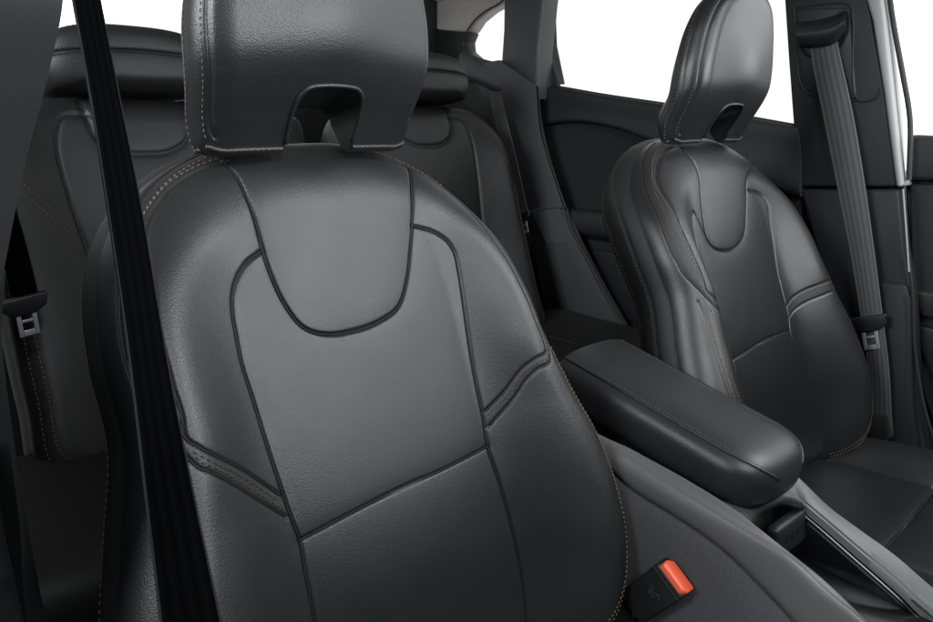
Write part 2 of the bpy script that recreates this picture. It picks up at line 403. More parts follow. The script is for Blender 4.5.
seat_outline = [(0, -.020)]+half+[(0, -.634)]+[(-a, b) for a, b in half[::-1]]
def z3(pts, ox, oy, sc): return [(ox+x/sc, oy+y/sc) for x, y in pts]
NEAR = dict(
    U=z3([(125, 90), (160, 125), (190, 185), (215, 255), (232, 320), (262, 415), (300, 495), (350, 557), (410, 578), (480, 572), (560, 545), (620, 500), (645, 420), (655, 330), (660, 268), (658, 170), (650, 110), (622, 58)], 180, 130, 2.828),
    CL=[(262, 251), (247, 262.6), (237.3, 278.5), (233, 296), (233.5, 315), (237, 335), (243, 365), (254, 400), (270, 452), (284, 494), (293, 520), (301, 541), (306.5, 574), (313, 608), (318, 640)],
    CR=[(413.4, 225), (433, 231), (447, 240), (455, 252), (459.6, 271.5), (465, 307), (471, 349), (477.5, 386), (484.5, 418), (489, 447), (501, 485), (512.7, 527), (522, 569.5), (527, 612), (528, 640)],
    LUM=[(301, 541), (345, 517), (395, 491.5), (445, 469), (489, 447)],
    SLu=[(176, 426), (188, 440), (211.6, 454), (244.5, 471), (284, 497)], SLl=[(182, 461.5), (202, 468.5), (230, 482.6), (289, 518)],
    SRu=[(543, 331), (527, 365), (505.6, 391), (484.5, 413.6)], SRl=[(551, 345), (537, 370), (513, 400), (488, 429.5)])
FAR = dict(
    U=z3([(185, 300), (225, 340), (255, 390), (270, 450), (275, 520), (283, 600)], 640, 80, 4.444)+z3([(98, 60), (120, 95), (155, 106), (190, 98), (215, 72), (228, 35)], 680, 220, 3.4556)+z3([(475, 600), (478, 520), (480, 430), (482, 340), (470, 290)], 640, 80, 4.444),
    CR=z3([(485, 489), (530, 503), (562, 535), (575, 570)], 640, 80, 4.444)+z3([(312, 0), (325, 80), (342, 190), (360, 260), (372, 300), (380, 345), (385, 390), (405, 450), (425, 520), (448, 610)], 680, 220, 3.4556),
    LUM=z3([(203, 460), (250, 440), (315, 405), (381, 379)], 680, 220, 3.4556),
    SRu=z3([(488, 130), (460, 185), (415, 250), (372, 300)], 680, 220, 3.4556), SRl=z3([(497, 150), (470, 215), (425, 290), (380, 340)], 680, 220, 3.4556))
NEAR_UV = None
def make_front_seat(label, org, px, dens, mats, far=False):
    global NEAR_UV
    root = thing('front_seat', label, 'car seat', tuple(np.array(org)+np.array([0, -.18, -.62])), 'front seats of the car')
    P = Pad(org, REC, seat_outline, (0, -.34), seat_base, Hr=.052, rho0=.78, depth=.075, taper=.12)
    uv = {k: catmull(P.pix(v), 90) for k, v in px.items()}
    if far:
        flip = lambda a: a*np.array([-1, 1])
        uv['CL'] = catmull(np.vstack([uv['U'][25:26], NEAR_UV['CL'][8:]]), 90)
        uv['SLu'] = NEAR_UV['SLu']; uv['SLl'] = NEAR_UV['SLl']
        uv['LUM'] = catmull(np.vstack([NEAR_UV['LUM'][:1], uv['LUM'][30:]]), 60)
    else:
        NEAR_UV = uv
    # the stitched band runs along the shoulder edge and sweeps inwards as the diagonal strip
    bi_r = interp_tab([(20, .865), (27, .865), (35, .872), (47, .895), (55, .945), (65, .957), (76, .95)])
    bo_r = interp_tab([(20, .945), (27, .952), (35, .966), (45, .966), (55, .98), (65, .992), (76, .998)])
    ed_r = interp_tab([(20, .912), (17, .905), (6, .875), (-9, .840), (-25, .815), (-45, .805), (-65, .80)])
    def band(rf, strip, sgn):
        d = np.linspace(75.5, 27, 14); a = np.radians(d); a = a if sgn > 0 else math.pi-a
        return catmull(np.vstack([P.rim(a, rf(d)), strip[(8 if sgn < 0 else 34)::9]]), 240)
    BI = {1: band(bi_r, uv['SRu'], 1), -1: band(bi_r, uv['SLu'], -1)}
    BO = {1: band(bo_r, uv['SRl'], 1), -1: band(bo_r, uv['SLl'], -1)}
    def edge(off, sgn, a0=18, a1=-62):
        d = np.linspace(a0, a1, 140); a = np.radians(d); a = a if sgn > 0 else math.pi-a; return P.rim(a, (ed_r(d) if sgn < 0 else .915+0*d)+off)
    ED = {1: edge(.030, 1), -1: edge(.030, -1)}; ED2 = {1: edge(-.030, 1), -1: edge(-.030, -1)}
    g = P.grooves
    g += [(uv['U'], .0028, .0014, .0018), (uv['CL'], .0026, .0013, .0013), (uv['CR'], .0026, .0013, .0013), (uv['LUM'], .0024, .0013, .0013)]
    for s in (1, -1): g += [(BI[s], .0020, .0014, .0006), (BO[s], .0020, .0014, .0006), (ED[s], .0018, .0016, .0005)]
    Vv, F, fj, fuv, nn, nr, n, nth = P.grid(*dens, side_seams=((.34, .0011), (.80, .0011)))
    front = fj < nr-1; u, v = fuv[:, 0], fuv[:, 1]
    U_poly = np.vstack([uv['U'], [(.09, .1), (-.09, .1)]])
    C_poly = np.vstack([uv['CL'][:], uv['CR'][::-1], [(.05, -.1), (-.05, -.1)]])
    inU = in_poly(u, v, U_poly)
    inC = in_poly(u, v, C_poly) & ~inU
    lv = np.interp(u, uv['LUM'][:, 0], uv['LUM'][:, 1]); low = v < lv
    strip = np.zeros(len(u), bool)
    for s in (1, -1): strip |= in_poly(u, v, np.vstack([BI[s], BO[s][::-1]]))
    strip &= front & ~inU & ~inC
    sidelow = {}
    for s, k in ((1, 'SRl'), (-1, 'SLl')):
        L = uv[k]; o = np.argsort(L[:, 0]); sidelow[s] = v < np.interp(u, L[o, 0], L[o, 1])
    lowb = np.where(u > 0, sidelow[1], sidelow[-1])
    rest = front & ~inU & ~inC & ~strip
    groups = [('shoulder_panel', front & inU, mats[0]), ('centre_panel', front & inC & ~low, mats[0]), ('lumbar_panel', front & inC & low, mats[0])]
    for s in (-1, 1):
        h = (u > 0) if s > 0 else (u <= 0)
        groups += [('upper_bolster', rest & h & ~lowb, mats[0]), ('lower_bolster', rest & h & lowb, mats[0]), ('trim_band', strip & h, mats[1])]
    body = ~front
    sv, sf, sn = sub_mesh(Vv, F[body], nn)
    back = add('backrest', sv, sf, mats[2], root, normals=sn)
    for nm, msk, mt in groups:
        if msk.sum() == 0: continue
        a, b, c = sub_mesh(Vv, F[msk], nn); add(nm, a, b, mt, back, normals=c)
    rearf = np.arange(nth)*n+n-1
    add('back_shell', Vv[rearf], [tuple(range(nth))], M['plastic_dark'], back, smooth=False)
    for k in ('U', 'CL', 'CR', 'LUM'):
        Vt, Ft = tube_mesh(P.surf(catmull(uv[k], 300), -.0028), .0008, 6); add('seam', Vt, Ft, M['seam'], back)
    for s in (1, -1):
        for ln in (BI[s], BO[s]):
            Vt, Ft = tube_mesh(P.surf(ln[:-2], -.0020), .0007, 6); add('seam', Vt, Ft, M['seam'], back)
    # threads
    def thread(name, line, mat, d=0.0, r=.00048, L=.0034, gap=.0026):
        l = offset_line(catmull(line, 500), d) if d else catmull(line, 500); p = P.surf(l, .0001)
        Vs, Fs = stitch_mesh(p, L, gap, r); add(name, Vs, Fs, mat, back)
    for s in (1, -1):
        thread('stitching', BI[s][4:165 if s < 0 else 60], M['stitch'], .0050*s, .0005)
        if s < 0: thread('stitching', BO[s][4:165], M['stitch'], -.0050*s, .0005)
        thread('stitching', BI[s][176:], M['stitch_grey'], .0045*s)
        thread('stitching', BO[s][176:], M['stitch_grey'], -.0045*s)
        for of in ((.016, -.014) if s < 0 else (.004, -.014)): thread('stitching', edge(of, s, 17), M['stitch_tan'], 0, .00058, .0030, .0022)
    for q, mt in ((.34, M['stitch_grey']), (.80, M['stitch'])):
        a = np.radians(np.linspace(62, -60, 500))
        for sg in (1, -1):
            uu, vv, ww = P.side(a if sg > 0 else math.pi-a, np.full(500, q+.07), np.full(500, .0002)); Vs, Fs = stitch_mesh(P.W3(uu, vv, ww), .0034, .0026, .0005)
            add('stitching', Vs, Fs, mt, back)
    # --- headrest
    wh = smooth_tab([(-.06, -.014), (-.035, -.004), (-.015, .013), (.0, .029), (.015, .043), (.03, .053), (.06, .0635), (.09, .073), (.12, .083), (.15, .094), (.18, .104)])
    hb = lambda u_, v_: wh(v_)-.30*u_**2*np.clip(1+v_*3, 0, 2)+.008*np.exp(-((np.abs(u_)-.0)/.06)**2)*np.exp(-((v_-.05)/.04)**2)
    hh = [(.06, -.040), (.092, -.0398), (.1045, -.0372), (.112, -.030), (.1152, -.018), (.1185, .005), (.1215, .03), (.1205, .06), (.114, .09), (.104, .12), (.085, .148), (.05, .167)]
    ho = [(0, -.040)]+hh+[(0, .172)]+[(-a, b) for a, b in hh[::-1]]
    H = Pad(org, REC, ho, (0, .06), hb, Hr=.030, rho0=.76, depth=.042, taper=.30, hr_fn=lambda th: .22+.78*sstep((np.sin(th)+.80)/.35), depth_fn=lambda th: .50+.50*sstep((np.sin(th)+.85)/.5))
    ra = lambda lo, hi, rho: H.rim(np.radians(np.linspace(lo, hi, 160)), rho)
    for lo, hi in ((-34, 68), (112, 221)): H.grooves.append((ra(lo, hi, .925), .0022, .0015, .0012))
    hV, hF, hfj, hfuv, hn, hnr, hnn, hnth = H.grid(*(dens[0]*2//3, dens[1]*2//3, 26), side_seams=((.30, .0016),))
    # arch-shaped opening through the pad
    arch = [(-.036, -.075), (-.0362, -.038), (-.0365, -.026), (-.0362, -.012), (-.0335, -.002), (-.026, .004), (-.012, .0058), (0, .006), (.012, .0058), (.026, .004), (.0335, -.002), (.0362, -.012), (.0365, -.026), (.0362, -.038), (.036, -.075)]
    arc = np.vstack([arch[0:1], catmull(arch[1:-1], 40), arch[-1:]])
    cap_c = len(hV); rr_ = np.arange(hnth)*hnn+hnn-1; bc_ = H.W3(0, .05, -.022); hV = np.vstack([hV, bc_[None]]); centre_faces = [tuple(np.arange(hnth)*hnn)[::-1]]+[(int(rr_[i]), int(rr_[(i+1) % hnth]), cap_c) for i in range(hnth)]
    me = bpy.data.meshes.new('tmp'); me.from_pydata([tuple(p) for p in hV], [], [tuple(f) for f in hF]+centre_faces); me.update()
    bmx = bmesh.new(); bmx.from_mesh(me); bmesh.ops.recalc_face_normals(bmx, faces=bmx.faces); bmx.to_mesh(me); bmx.free()
    ob = bpy.data.objects.new('tmp', me); COL.objects.link(ob)
    cut = H.W3(arc[:, 0], arc[:, 1], np.full(len(arc), .14)); cV, cF = prism(cut, tuple(-H.EW*.4))
    cm = bpy.data.meshes.new('tmpc'); cm.from_pydata(cV, [], cF); co = bpy.data.objects.new('tmpc', cm); COL.objects.link(co)
    mo = ob.modifiers.new('b', 'BOOLEAN'); mo.object = co; mo.operation = 'DIFFERENCE'; mo.solver = 'EXACT'
    dg = bpy.context.evaluated_depsgraph_get(); ev = bpy.data.meshes.new_from_object(ob.evaluated_get(dg))
    bV = np.array([tuple(v.co) for v in ev.vertices]); bF = [tuple(p.vertices) for p in ev.polygons]
    for o_ in (ob, co): bpy.data.objects.remove(o_)
    hd = add('headrest', bV, bF, mats[0], root); flat(hd, 40)
    # piping round the arch and along the foot, stitched bands on both sides
    Vt, Ft = tube_mesh(H.surf(arc[2:-2], .0006), .0021, 8); add('piping', Vt, Ft, M['piping'], hd)
    for lo, hi in ((-.107, -.038), (.038, .107)):
        uu = np.linspace(lo, hi, 60); vv = np.full(60, -.0380)+.0050*np.clip((np.abs(uu)-.088)/.019, 0, 1)**2; ln = np.stack([uu, vv], 1)
        Vt, Ft = tube_mesh(H.surf(ln, .0006), .0024, 8); add('piping', Vt, Ft, M['piping'], hd)
        Vs, Fs = stitch_mesh(H.surf(ln, .0030), .0034, .0022, .0006); add('stitching', Vs, Fs, M['stitch'], hd)
    for lo, hi in ((114, 220),):
        Vs, Fs = stitch_mesh(H.surf(ra(lo, hi, .965), .0002), .0030, .0024, .00042); add('stitching', Vs, Fs, M['stitch'], hd)
        a = np.radians(np.linspace(lo, hi, 400)); uu, vv, ww = H.side(a, np.full(400, .16), np.full(400, .0002))
        Vs, Fs = stitch_mesh(H.W3(uu, vv, ww), .0030, .0024, .00042); add('stitching', Vs, Fs, M['stitch'], hd)
    for sg in (-1, 1):                            # the foot piping turns the corner onto the side
        a = math.atan2(-.0335-.06, .1095); a = a if sg > 0 else math.pi-a
        q_ = np.linspace(0, 1, 24); uu, vv, ww = H.side(np.full(24, a), q_, np.full(24, .0006)); l_ = H.W3(uu, vv, ww)
        Vt, Ft = tube_mesh(l_, .0022, 8); add('piping', Vt, Ft, M['piping'], hd)
        Vs, Fs = stitch_mesh(l_+H.EV*.0026+H.EU*sg*.0006, .003, .0022, .0005); add('stitching', Vs, Fs, M['stitch'], hd)
    # --- cushion
    cb = lambda u_, v_: .022*sstep((np.abs(u_)-.13)/.09)-.02*np.exp(-((v_-.46)/.1)**2)
    ch = [(.10, -.02), (.2, -.015), (.245, .02), (.262, .10), (.265, .3), (.258, .44), (.23, .485), (.12, .50)]
    cpo = [(0, -.02)]+ch+[(0, .502)]+[(-a, b) for a, b in ch[::-1]]
    Q = Pad(np.array(org)+np.array([0, -.15, -.578]), math.radians(-84), cpo, (0, .24), cb, Hr=.05, rho0=.84, depth=.13, taper=.1)
    Q.EV = np.array([0, -math.cos(math.radians(6)), math.sin(math.radians(6))]); Q.EW = np.array([0, math.sin(math.radians(6)), math.cos(math.radians(6))])
    for xx in (-.14, .14): Q.grooves.append((catmull([(xx, -.01), (xx*.98, .2), (xx*1.02, .46)], 60), .003, .0022, .003))
    Q.grooves.append((catmull([(-.14, .22), (0, .222), (.14, .22)], 40), .003, .0022, .003))
    qV, qF, qfj, qfuv, qn, qnr, qnn, qnth = Q.grid(500, 130, 16, side_seams=((.2, .002),))
    cu = add('seat_cushion', qV, qF, mats[0], root, normals=qn)
    for sg in (-1, 1):
        a = np.radians(np.linspace(60, -75, 300)); a = a if sg > 0 else math.pi-a
        Vs, Fs = stitch_mesh(Q.surf(Q.rim(a, .95), .0002), .0034, .0026, .0005); add('stitching', Vs, Fs, M['stitch_tan'], cu)
    b_ = box(tuple(np.array(org)+np.array([0, -.40, -.78])), (.42, .40, .12), .02); flat(add('seat_base', *b_, M['plastic_dark'], root))
    return P, H
DN = (1250, 220, 46); DF = (820, 150, 34)
SN, HN = make_front_seat('black leather front seat nearest the camera, its tall headrest cut by an arched opening', (-.36, 0, 0), NEAR, DN, (M['leather'], M['leather_band'], M['leather_side']))
SF, HF = make_front_seat('black leather front seat beyond the padded armrest, seen at an angle with stitched side bolster', (.36, -.0207, -.0028), FAR, DF, (M['leather_far'], M['leather_band'], M['leather_side']), far=True)

# ------------------------------------------------------------------ the car around the seats
def struct(name, VF, mat, ang=30):
    o = add(name, *VF, mat, None, kind='structure'); flat(o, ang); return o
def part(name, VF, mat, parent, ang=35, **k):
    o = add(name, *VF, mat, parent, **k); flat(o, ang); return o
def px_prism(pts, axis, val, vec, bevel=.004, segs=3):
    return prism([at(x, y, axis, val) for x, y in pts], vec, bevel, segs)
def px_line(pts, axis, val, n=40): return catmull([at(x, y, axis, val) for x, y in pts], n)
struct('floor', box((0, .1, -.83), (1.6, 2.6, .04), .004), M['floor'])

dv = [(-.74, -.83, -.62), (-.74, -.79, -.28), (-.74, -.79, -.07), (-.74, -.84, -.015), (-.74, -1.25, -.01), (-.74, -1.25, -.62)]
struct('dashboard_shade_block', prism(dv, (1.48, 0, 0), .02), M['plastic_dark'])  # unseen dashboard block, added and raised to shade the lower seats and cushions
# --- centre console
console = thing('centre_console', 'grey centre console between the two front seats carrying a padded black armrest', 'console', (0, -.3, -.8))
cl_low = [at(*p, 0, -.105) for p in [(590, 448), (632, 487), (675, 514), (719, 544), (760, 583), (796, 622), (850, 690)]]
cl_crest = [at(*p, 0, -.100) for p in [(575, 424), (612, 451), (650, 476), (700, 505), (741, 529), (778, 552), (816, 586), (857, 618), (930, 690)]]
cl_in = [at(*p, 0, -.084) for p in [(640, 455), (690, 482), (735, 510), (757, 527), (786, 550), (828, 584), (866, 621), (940, 700)]]
cl_in_low = [p+np.array([.004, 0, -.055]) for p in cl_in]
cl_foot = [p+np.array([0.004, 0, -.006]) for p in cl_low]
nv = 60
def R(l): return catmull(l, nv)
left = thicken(loft_mesh([R(cl_foot), R(cl_low), .5*(R(cl_low)+R(cl_crest))+np.array([-.002, 0, .001]), R(cl_crest), .5*(R(cl_crest)+R(cl_in))+np.array([0, 0, .0012]), R(cl_in), R(cl_in)+np.array([.002, 0, -.008])], nv, True, 40), (.004, 0, -.004))
body = part('console_rail', left, M['plastic_grey'], console, 50)
cr_out = [at(*p, 0, .066) for p in [(770, 455), (798, 477), (828, 506), (860, 530), (895, 555), (933, 587), (990, 632)]]
cr_in = [at(*p, 0, .045) for p in [(770, 478), (794, 494), (816, 511), (857, 546), (904, 587), (921, 604), (990, 662)]]
cr_in_low = [p+np.array([-.003, 0, -.06]) for p in cr_in]; cr_out_low = [p+np.array([.012, 0, -.30]) for p in cr_out]
right = thicken(loft_mesh([R(cr_out_low), R(cr_out)+np.array([.003, 0, -.012]), R(cr_out), .5*(R(cr_out)+R(cr_in))+np.array([0, 0, .0015]), R(cr_in), R(cr_in)+np.array([-.001, 0, -.007])], nv, True, 40), (-.003, 0, -.003))
part('console_rail', right, M['plastic_grey'], console, 50)
part('tray_wall', thicken(loft_mesh([R(cr_in)+np.array([-.0015, 0, -.0055]), R(cr_in)+np.array([-.004, 0, -.016]), R(cr_in)+np.array([-.010, 0, -.018]), R(cr_in)+np.array([-.012, 0, -.075])], nv, False), (.003, 0, -.002)), M['gloss'], console, 40)
part('tray_wall', thicken(loft_mesh([R(cl_in)+np.array([.003, 0, -.006]), R(cl_in)+np.array([.009, 0, -.085])], nv, False), (-.002, 0, 0)), M['plastic_dark'], console, 40)
# carpeted side below the rail
side_low = [p+np.array([-.012, .0, -.36]) for p in cl_foot]
flank = thicken(loft_mesh([R(side_low), R(cl_foot)+np.array([-.014, 0, -.12]), R(cl_foot)+np.array([-.012, 0, -.030]), R(cl_foot)+np.array([-.006, 0, -.006]), R(cl_foot)+np.array([.002, 0, .002])], nv, True, 36), (.006, 0, 0))
part('side_carpet', flank, M['carpet'], console, 60)
# rounded rear end of the tray, floor of the tray with the two cup wells
zt = -.452
bridge = [[at(x, y, 2, z) for x, y in l] for l, z in (([(690, 468), (735, 470), (775, 468), (797, 458)], -.392), ([(735, 512), (750, 497), (775, 490), (796, 490)], -.408), ([(745, 523), (758, 508), (782, 500), (802, 503)], -.417), ([(750, 531), (763, 517), (786, 511), (805, 514)], -.455))]
part('tray_end', thicken(loft_mesh(bridge, 30, True, 24), (0, .004, -.004)), M['plastic_grey'], console, 50)
tray_poly = [(-.086, -.28), (.048, -.28), (.046, -.75), (-.084, -.75)]
V, F = prism([(x, y, -.478-.10*max(0, -(y+.28))) for x, y in tray_poly], (0, 0, -.01), .001)
tray = part('tray', (V, F), M['gloss'], console)
lip2 = [at(x, y, 2, z) for x, y, z in ((803, 527, -.452), (815, 527, -.455), (830, 534, -.459), (865, 562, -.471), (900, 590, -.482), (960, 640, -.50))]
Vt, Ft = tube_mesh(catmull(lip2, 60), .0014, 6); add('tray_lip', Vt, Ft, M['plastic'], tray)
for dx in (.0,):
    l = R(cr_in)[8:]+np.array([-.008-dx, 0, -.012-dx*1.2]); Vt, Ft = tube_mesh(l, .0022, 6); add('gloss_strip', Vt, Ft, M['gloss'], tray)
# ribbed rubber stop at the tray's rear end
b0, b1 = at(774, 540, 2, -.445), at(806, 516, 2, -.445)
mid = .5*(b0+b1); dirv = b1-b0; ang = math.atan2(dirv[1], dirv[0])
stop = part('rubber_stop', box(tuple(mid+np.array([0, .0, -.004])), (np.linalg.norm(dirv)*1.05, .016, .036), .006, (math.radians(-14), 0, ang)), M['plastic_dark'], console)
for k in range(5):
    c = mid+np.array([0, .0, -.004])+dirv*(k-2)*.17
    nrm = np.array([math.sin(ang), -math.cos(ang), 0]); part('rib', tube_mesh([c+nrm*.0085+np.array([0, 0, -.012]), c+nrm*.0085+np.array([0, 0, .010])], .0005, 6), M['plastic_dark'], stop)

# armrest: a padded block with rounded nose and a stitched shoulder seam
A0, A1 = np.array([.012, -.05, -.334]), np.array([-.0, -.346, -.388])
ax = A1-A0; L = np.linalg.norm(ax); ax /= L; sx = np.cross(ax, (0, 0, 1)); sx /= np.linalg.norm(sx); 
if sx[0] < 0: sx = -sx
up = np.cross(sx, -ax) if np.cross(sx, -ax)[2] < 0 else np.cross(sx, -ax); 
up = up if up[2] > 0 else -up
ns, nc = 150, 150
S = np.concatenate([.5-.5*np.cos(np.linspace(0, math.pi, ns))]); G = []
def arm_pt(s, an):
    e = max(0.0, (s-.78)/.22); f = max(0.0, (.06-s)/.06)
    k = (1-e**2.6)**.42 if e < 1 else 0.0; k2 = (1-f**2.4)**.45 if f < 1 else 0.0
    kw = max(k*k2, .0); kh = max((1-e**3.4)**.5 if e < 1 else 0, 0)*k2
    hw, hh = .073-.004*s, .036-.002*s
    ex = .52
    c, sn = math.cos(an), math.sin(an)
    x = hw*kw*np.sign(c)*abs(c)**ex; z = hh*kh*np.sign(sn)*abs(sn)**(.62)
    if sn > 0: z += .004*kw*(1-(x/hw)**2)
    return A0+ax*L*s+sx*x+up*z
seam_a = {math.radians(134): 1, math.radians(46): 1}
an = np.linspace(0, 2*math.pi, nc, endpoint=False)
for s in S: G.append([arm_pt(s, a) for a in an])
G = np.array(G); F = [(i*nc+j, (i+1)*nc+j, (i+1)*nc+(j+1) % nc, i*nc+(j+1) % nc) for i in range(ns-1) for j in range(nc)]
arm = add('armrest', G.reshape(-1, 3), np.array(F), M['leather_arm'], console)
for a in (math.radians(131), math.radians(49)):
    l = np.array([arm_pt(s, a) for s in np.linspace(.02, .985, 200)]); cen = A0+ax*L*.5
    out = np.array([arm_pt(s, a)-(A0+ax*L*s) for s in np.linspace(.02, .985, 200)]); out /= np.linalg.norm(out, axis=1)[:, None]+1e-9
    Vt, Ft = tube_mesh(l+out*.0002, .0016, 8); add('piping', Vt, Ft, M['piping'], arm)
    l2 = np.array([arm_pt(s, a-(.10 if a > 1.57 else -.10)) for s in np.linspace(.03, .975, 300)])
    Vs, Fs = stitch_mesh(l2, .003, .002, .0004); add('stitching', Vs, Fs, M['stitch'], arm)
part('armrest_hinge', box((.01, -.075, -.40), (.12, .06, .07), .01), M['plastic_dark'], console)
part('console_core', box((-.012, -.12, -.62), (.13, .40, .36), .01), M['plastic_dark'], console)

# --- belt buckle with the orange button beside the near seat
bc = at(672, 580, 0, -.135)
buckle = thing('belt_buckle', 'black seat belt buckle with orange release button standing beside the near seat', 'seat belt buckle', tuple(bc+np.array([0, .04, -.12])))
def frame_pts(c, X, Y, Z): return lambda x, y, z: tuple(np.array(c)+x*X+y*Y+z*Z)
tl, tr_, bl = on_plane(662, 557, bc, np.array([.75, .62, .2])), None, None
# local axes of the buckle head: X along its wide side, Z up its length, Y thickness
def unit(v): v = np.array(v, float); return v/np.linalg.norm(v)
PN = unit(CPOS-bc)                                 # faces the reader: lies in a plane across the line of sight at its own depth
pA, pB, pC = on_plane(657, 563, bc, PN), on_plane(683, 599, bc, PN), on_plane(640, 592, bc, PN)
bX = unit(pB-pA); bZ = unit((pA-pC)-bX*np.dot(pA-pC, bX)); bY = np.cross(bZ, bX)
if np.dot(bY, PN) < 0: bY = -bY
bX_, bZ_ = bX, bZ
tiltm = Matrix.Rotation(math.radians(-42), 3, Vector(bX)); 
if (tiltm @ Vector(bZ)).dot(Vector(PN)) < 0: tiltm = Matrix.Rotation(math.radians(42), 3, Vector(bX))
bZ = np.array(tiltm @ Vector(bZ)); bY = np.array(tiltm @ Vector(bY))
top_c = .5*(pA+pB)
w = np.linalg.norm(pB-pA)
fp = frame_pts(top_c, bX, bY, bZ)
hw = w/2
V, F = prism([fp(-hw, 0, 0), fp(hw, 0, 0), fp(hw*.92, 0, -.075), fp(-hw*.92, 0, -.075)], tuple(-bY*.021), .0035)
hous = part('housing', (V, F), M['plastic_dark'], buckle)
V, F = prism([fp(-hw*.97, .0006, -.0065), fp(hw*.97, .0006, -.0065), fp(hw*.97, .0006, -.0085), fp(-hw*.97, .0006, -.0085)], tuple(-bY*.004), .0004); part('housing_edge', (V, F), M['rubber'], hous)
V, F = prism([fp(-hw*.80, -.001, -.004), fp(hw*.72, -.001, -.004), fp(hw*.93, -.006, -.004), fp(hw*.93, -.0185, -.004), fp(-hw*.62, -.0185, -.004), fp(-hw*.86, -.0105, -.004)], tuple(bZ*.010), .0022, 3)
part('release_button', (V, F), M['orange'], buckle)
# worn embossed marks on the housing face
for (x0, z0, x1, z1) in ((-.35, -.026, -.05, -.026), (-.30, -.030, .10, -.030), (-.22, -.034, .02, -.034), (.14, -.031, .30, -.036)):
    V, F = tube_mesh([fp(hw*x0, .0002, z0), fp(hw*x1, .0002, z1)], .0005, 5); add('embossed_mark', V, F, M['mark'], hous)
a = np.linspace(.2, 4.4, 20); V, F = tube_mesh([fp(hw*.22+.0045*math.cos(q), .0002, -.031+.0045*math.sin(q)) for q in a], .0005, 5); add('embossed_mark', V, F, M['mark'], hous)
V, F = prism([fp(-hw*.5, -.006, -.07), fp(hw*.5, -.006, -.07), fp(hw*.5, -.006, -.16), fp(-hw*.5, -.006, -.16)], tuple(-bY*.008), .002); part('stalk', (V, F), M['rubber'], buckle)

# --- belts (UV.x over the width, UV.y along)
def ribbon(name, edgeA, edgeB, mat, parent, n=70, m=9, thick=.0014, fold=0.0):
    A = catmull(edgeA, n); B = catmull(edgeB, n); V = []; UVS = []
    Ls = np.concatenate([[0], np.cumsum(np.linalg.norm(np.diff(.5*(A+B), axis=0), axis=1))])
    T = np.gradient(.5*(A+B), axis=0); Nn = np.cross(T, B-A); Nn /= np.linalg.norm(Nn, axis=1)[:, None]
    for i in range(n):
        for j in range(m):
            t = j/(m-1); V.append(A[i]*(1-t)+B[i]*t+Nn[i]*fold*math.sin(math.pi*t)); UVS.append((t, Ls[i]))
    F = [(i*m+j, i*m+j+1, (i+1)*m+j+1, (i+1)*m+j) for i in range(n-1) for j in range(m-1)]
    V2, F2 = thicken((V, F), -Nn.mean(0)*thick)
    o = add(name, V2, F2, mat, parent); me = o.data; uvl = me.uv_layers.new(name='uv'); k = len(V)
    uvl.data.foreach_set('uv', np.array([UVS[l.vertex_index % k] for l in me.loops]).ravel()); return flat(o, 50)
def tongue(c, X, Z, s, parent):
    """steel belt tongue with its slot, hanging from a plastic grip"""
    Y = np.cross(X, Z); f = frame_pts(c, X, Y, Z)
    V, F = prism([f(-.030*s, .005, .010*s), f(.030*s, .005, .010*s), f(.027*s, .005, -.008*s), f(.012*s, .005, -.016*s), f(-.012*s, .005, -.016*s), f(-.027*s, .005, -.008*s)], tuple(-Y*.010), .003)
    part('grip', (V, F), M['plastic_dark'], parent)
    z0, z1 = -.012*s, -.046*s; wv = .0125*s
    t = part('tongue', join([prism([f(*p) for p in q], tuple(-Y*.0022), .0006) for q in (
        [(-wv, .0011, z0), (-wv*.55, .0011, z0), (-wv*.55, .0011, z1), (-wv, .0011, z1)], [(wv*.55, .0011, z0), (wv, .0011, z0), (wv, .0011, z1), (wv*.55, .0011, z1)],
        [(-wv*.54, .0011, z1+.008*s), (wv*.54, .0011, z1+.008*s), (wv*.54, .0011, z1), (-wv*.54, .0011, z1)], [(-wv*.54, .0011, z1+.023*s), (wv*.54, .0011, z1+.023*s), (wv*.54, .0011, z1+.019*s), (-wv*.54, .0011, z1+.019*s)])]), M['steel'], parent)
near_belt = thing('seat_belt', 'black seat belt hanging down in front of the near seat at the left', 'seat belt', tuple(at(190, 622, 0, -.62)), 'seat belts')
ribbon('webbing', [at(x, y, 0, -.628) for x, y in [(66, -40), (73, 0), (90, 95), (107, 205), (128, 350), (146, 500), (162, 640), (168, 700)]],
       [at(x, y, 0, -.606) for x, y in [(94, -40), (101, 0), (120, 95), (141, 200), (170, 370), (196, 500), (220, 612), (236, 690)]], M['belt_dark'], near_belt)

# --- right-hand B pillar with its belt
XP = .70
bp = thing('door_pillar', 'black centre door pillar behind the far seat, with pale edge and belt outlet', 'pillar', tuple(at(850, 440, 0, .72)), 'pillars of the car body')
upper = part('upper_trim', px_prism([(782, -30), (860, -30), (868, 0), (885, 95), (897, 187), (800, 187), (794, 140), (788, 60)], 0, XP, (.05, 0, 0), .006), M['plastic'], bp)
part('lower_trim', px_prism([(800, 189), (898, 189), (903, 250), (913, 300), (916, 400), (930, 470), (870, 470), (838, 330)], 0, XP+.004, (.05, 0, 0), .006), M['plastic'], bp)
part('sill_trim', px_prism([(877, 282), (906, 284), (911, 300), (913, 400), (921, 470), (880, 470)], 0, XP-.012, (.03, 0, 0), .008), M['plastic'], bp)
part('edge_trim', px_prism([(858, -30), (878, -30), (885, 20), (893, 95), (903, 187), (896, 187), (884, 95), (872, 20)], 0, XP-.002, (.06, 0, 0), .005), M['pale'], bp)
part('body_edge', px_prism([(880, -30), (891, -30), (897, 40), (904, 118), (906, 172), (902, 172), (895, 100), (887, 30)], 0, XP+.02, (.06, 0, 0), .006), M['paint'], bp)
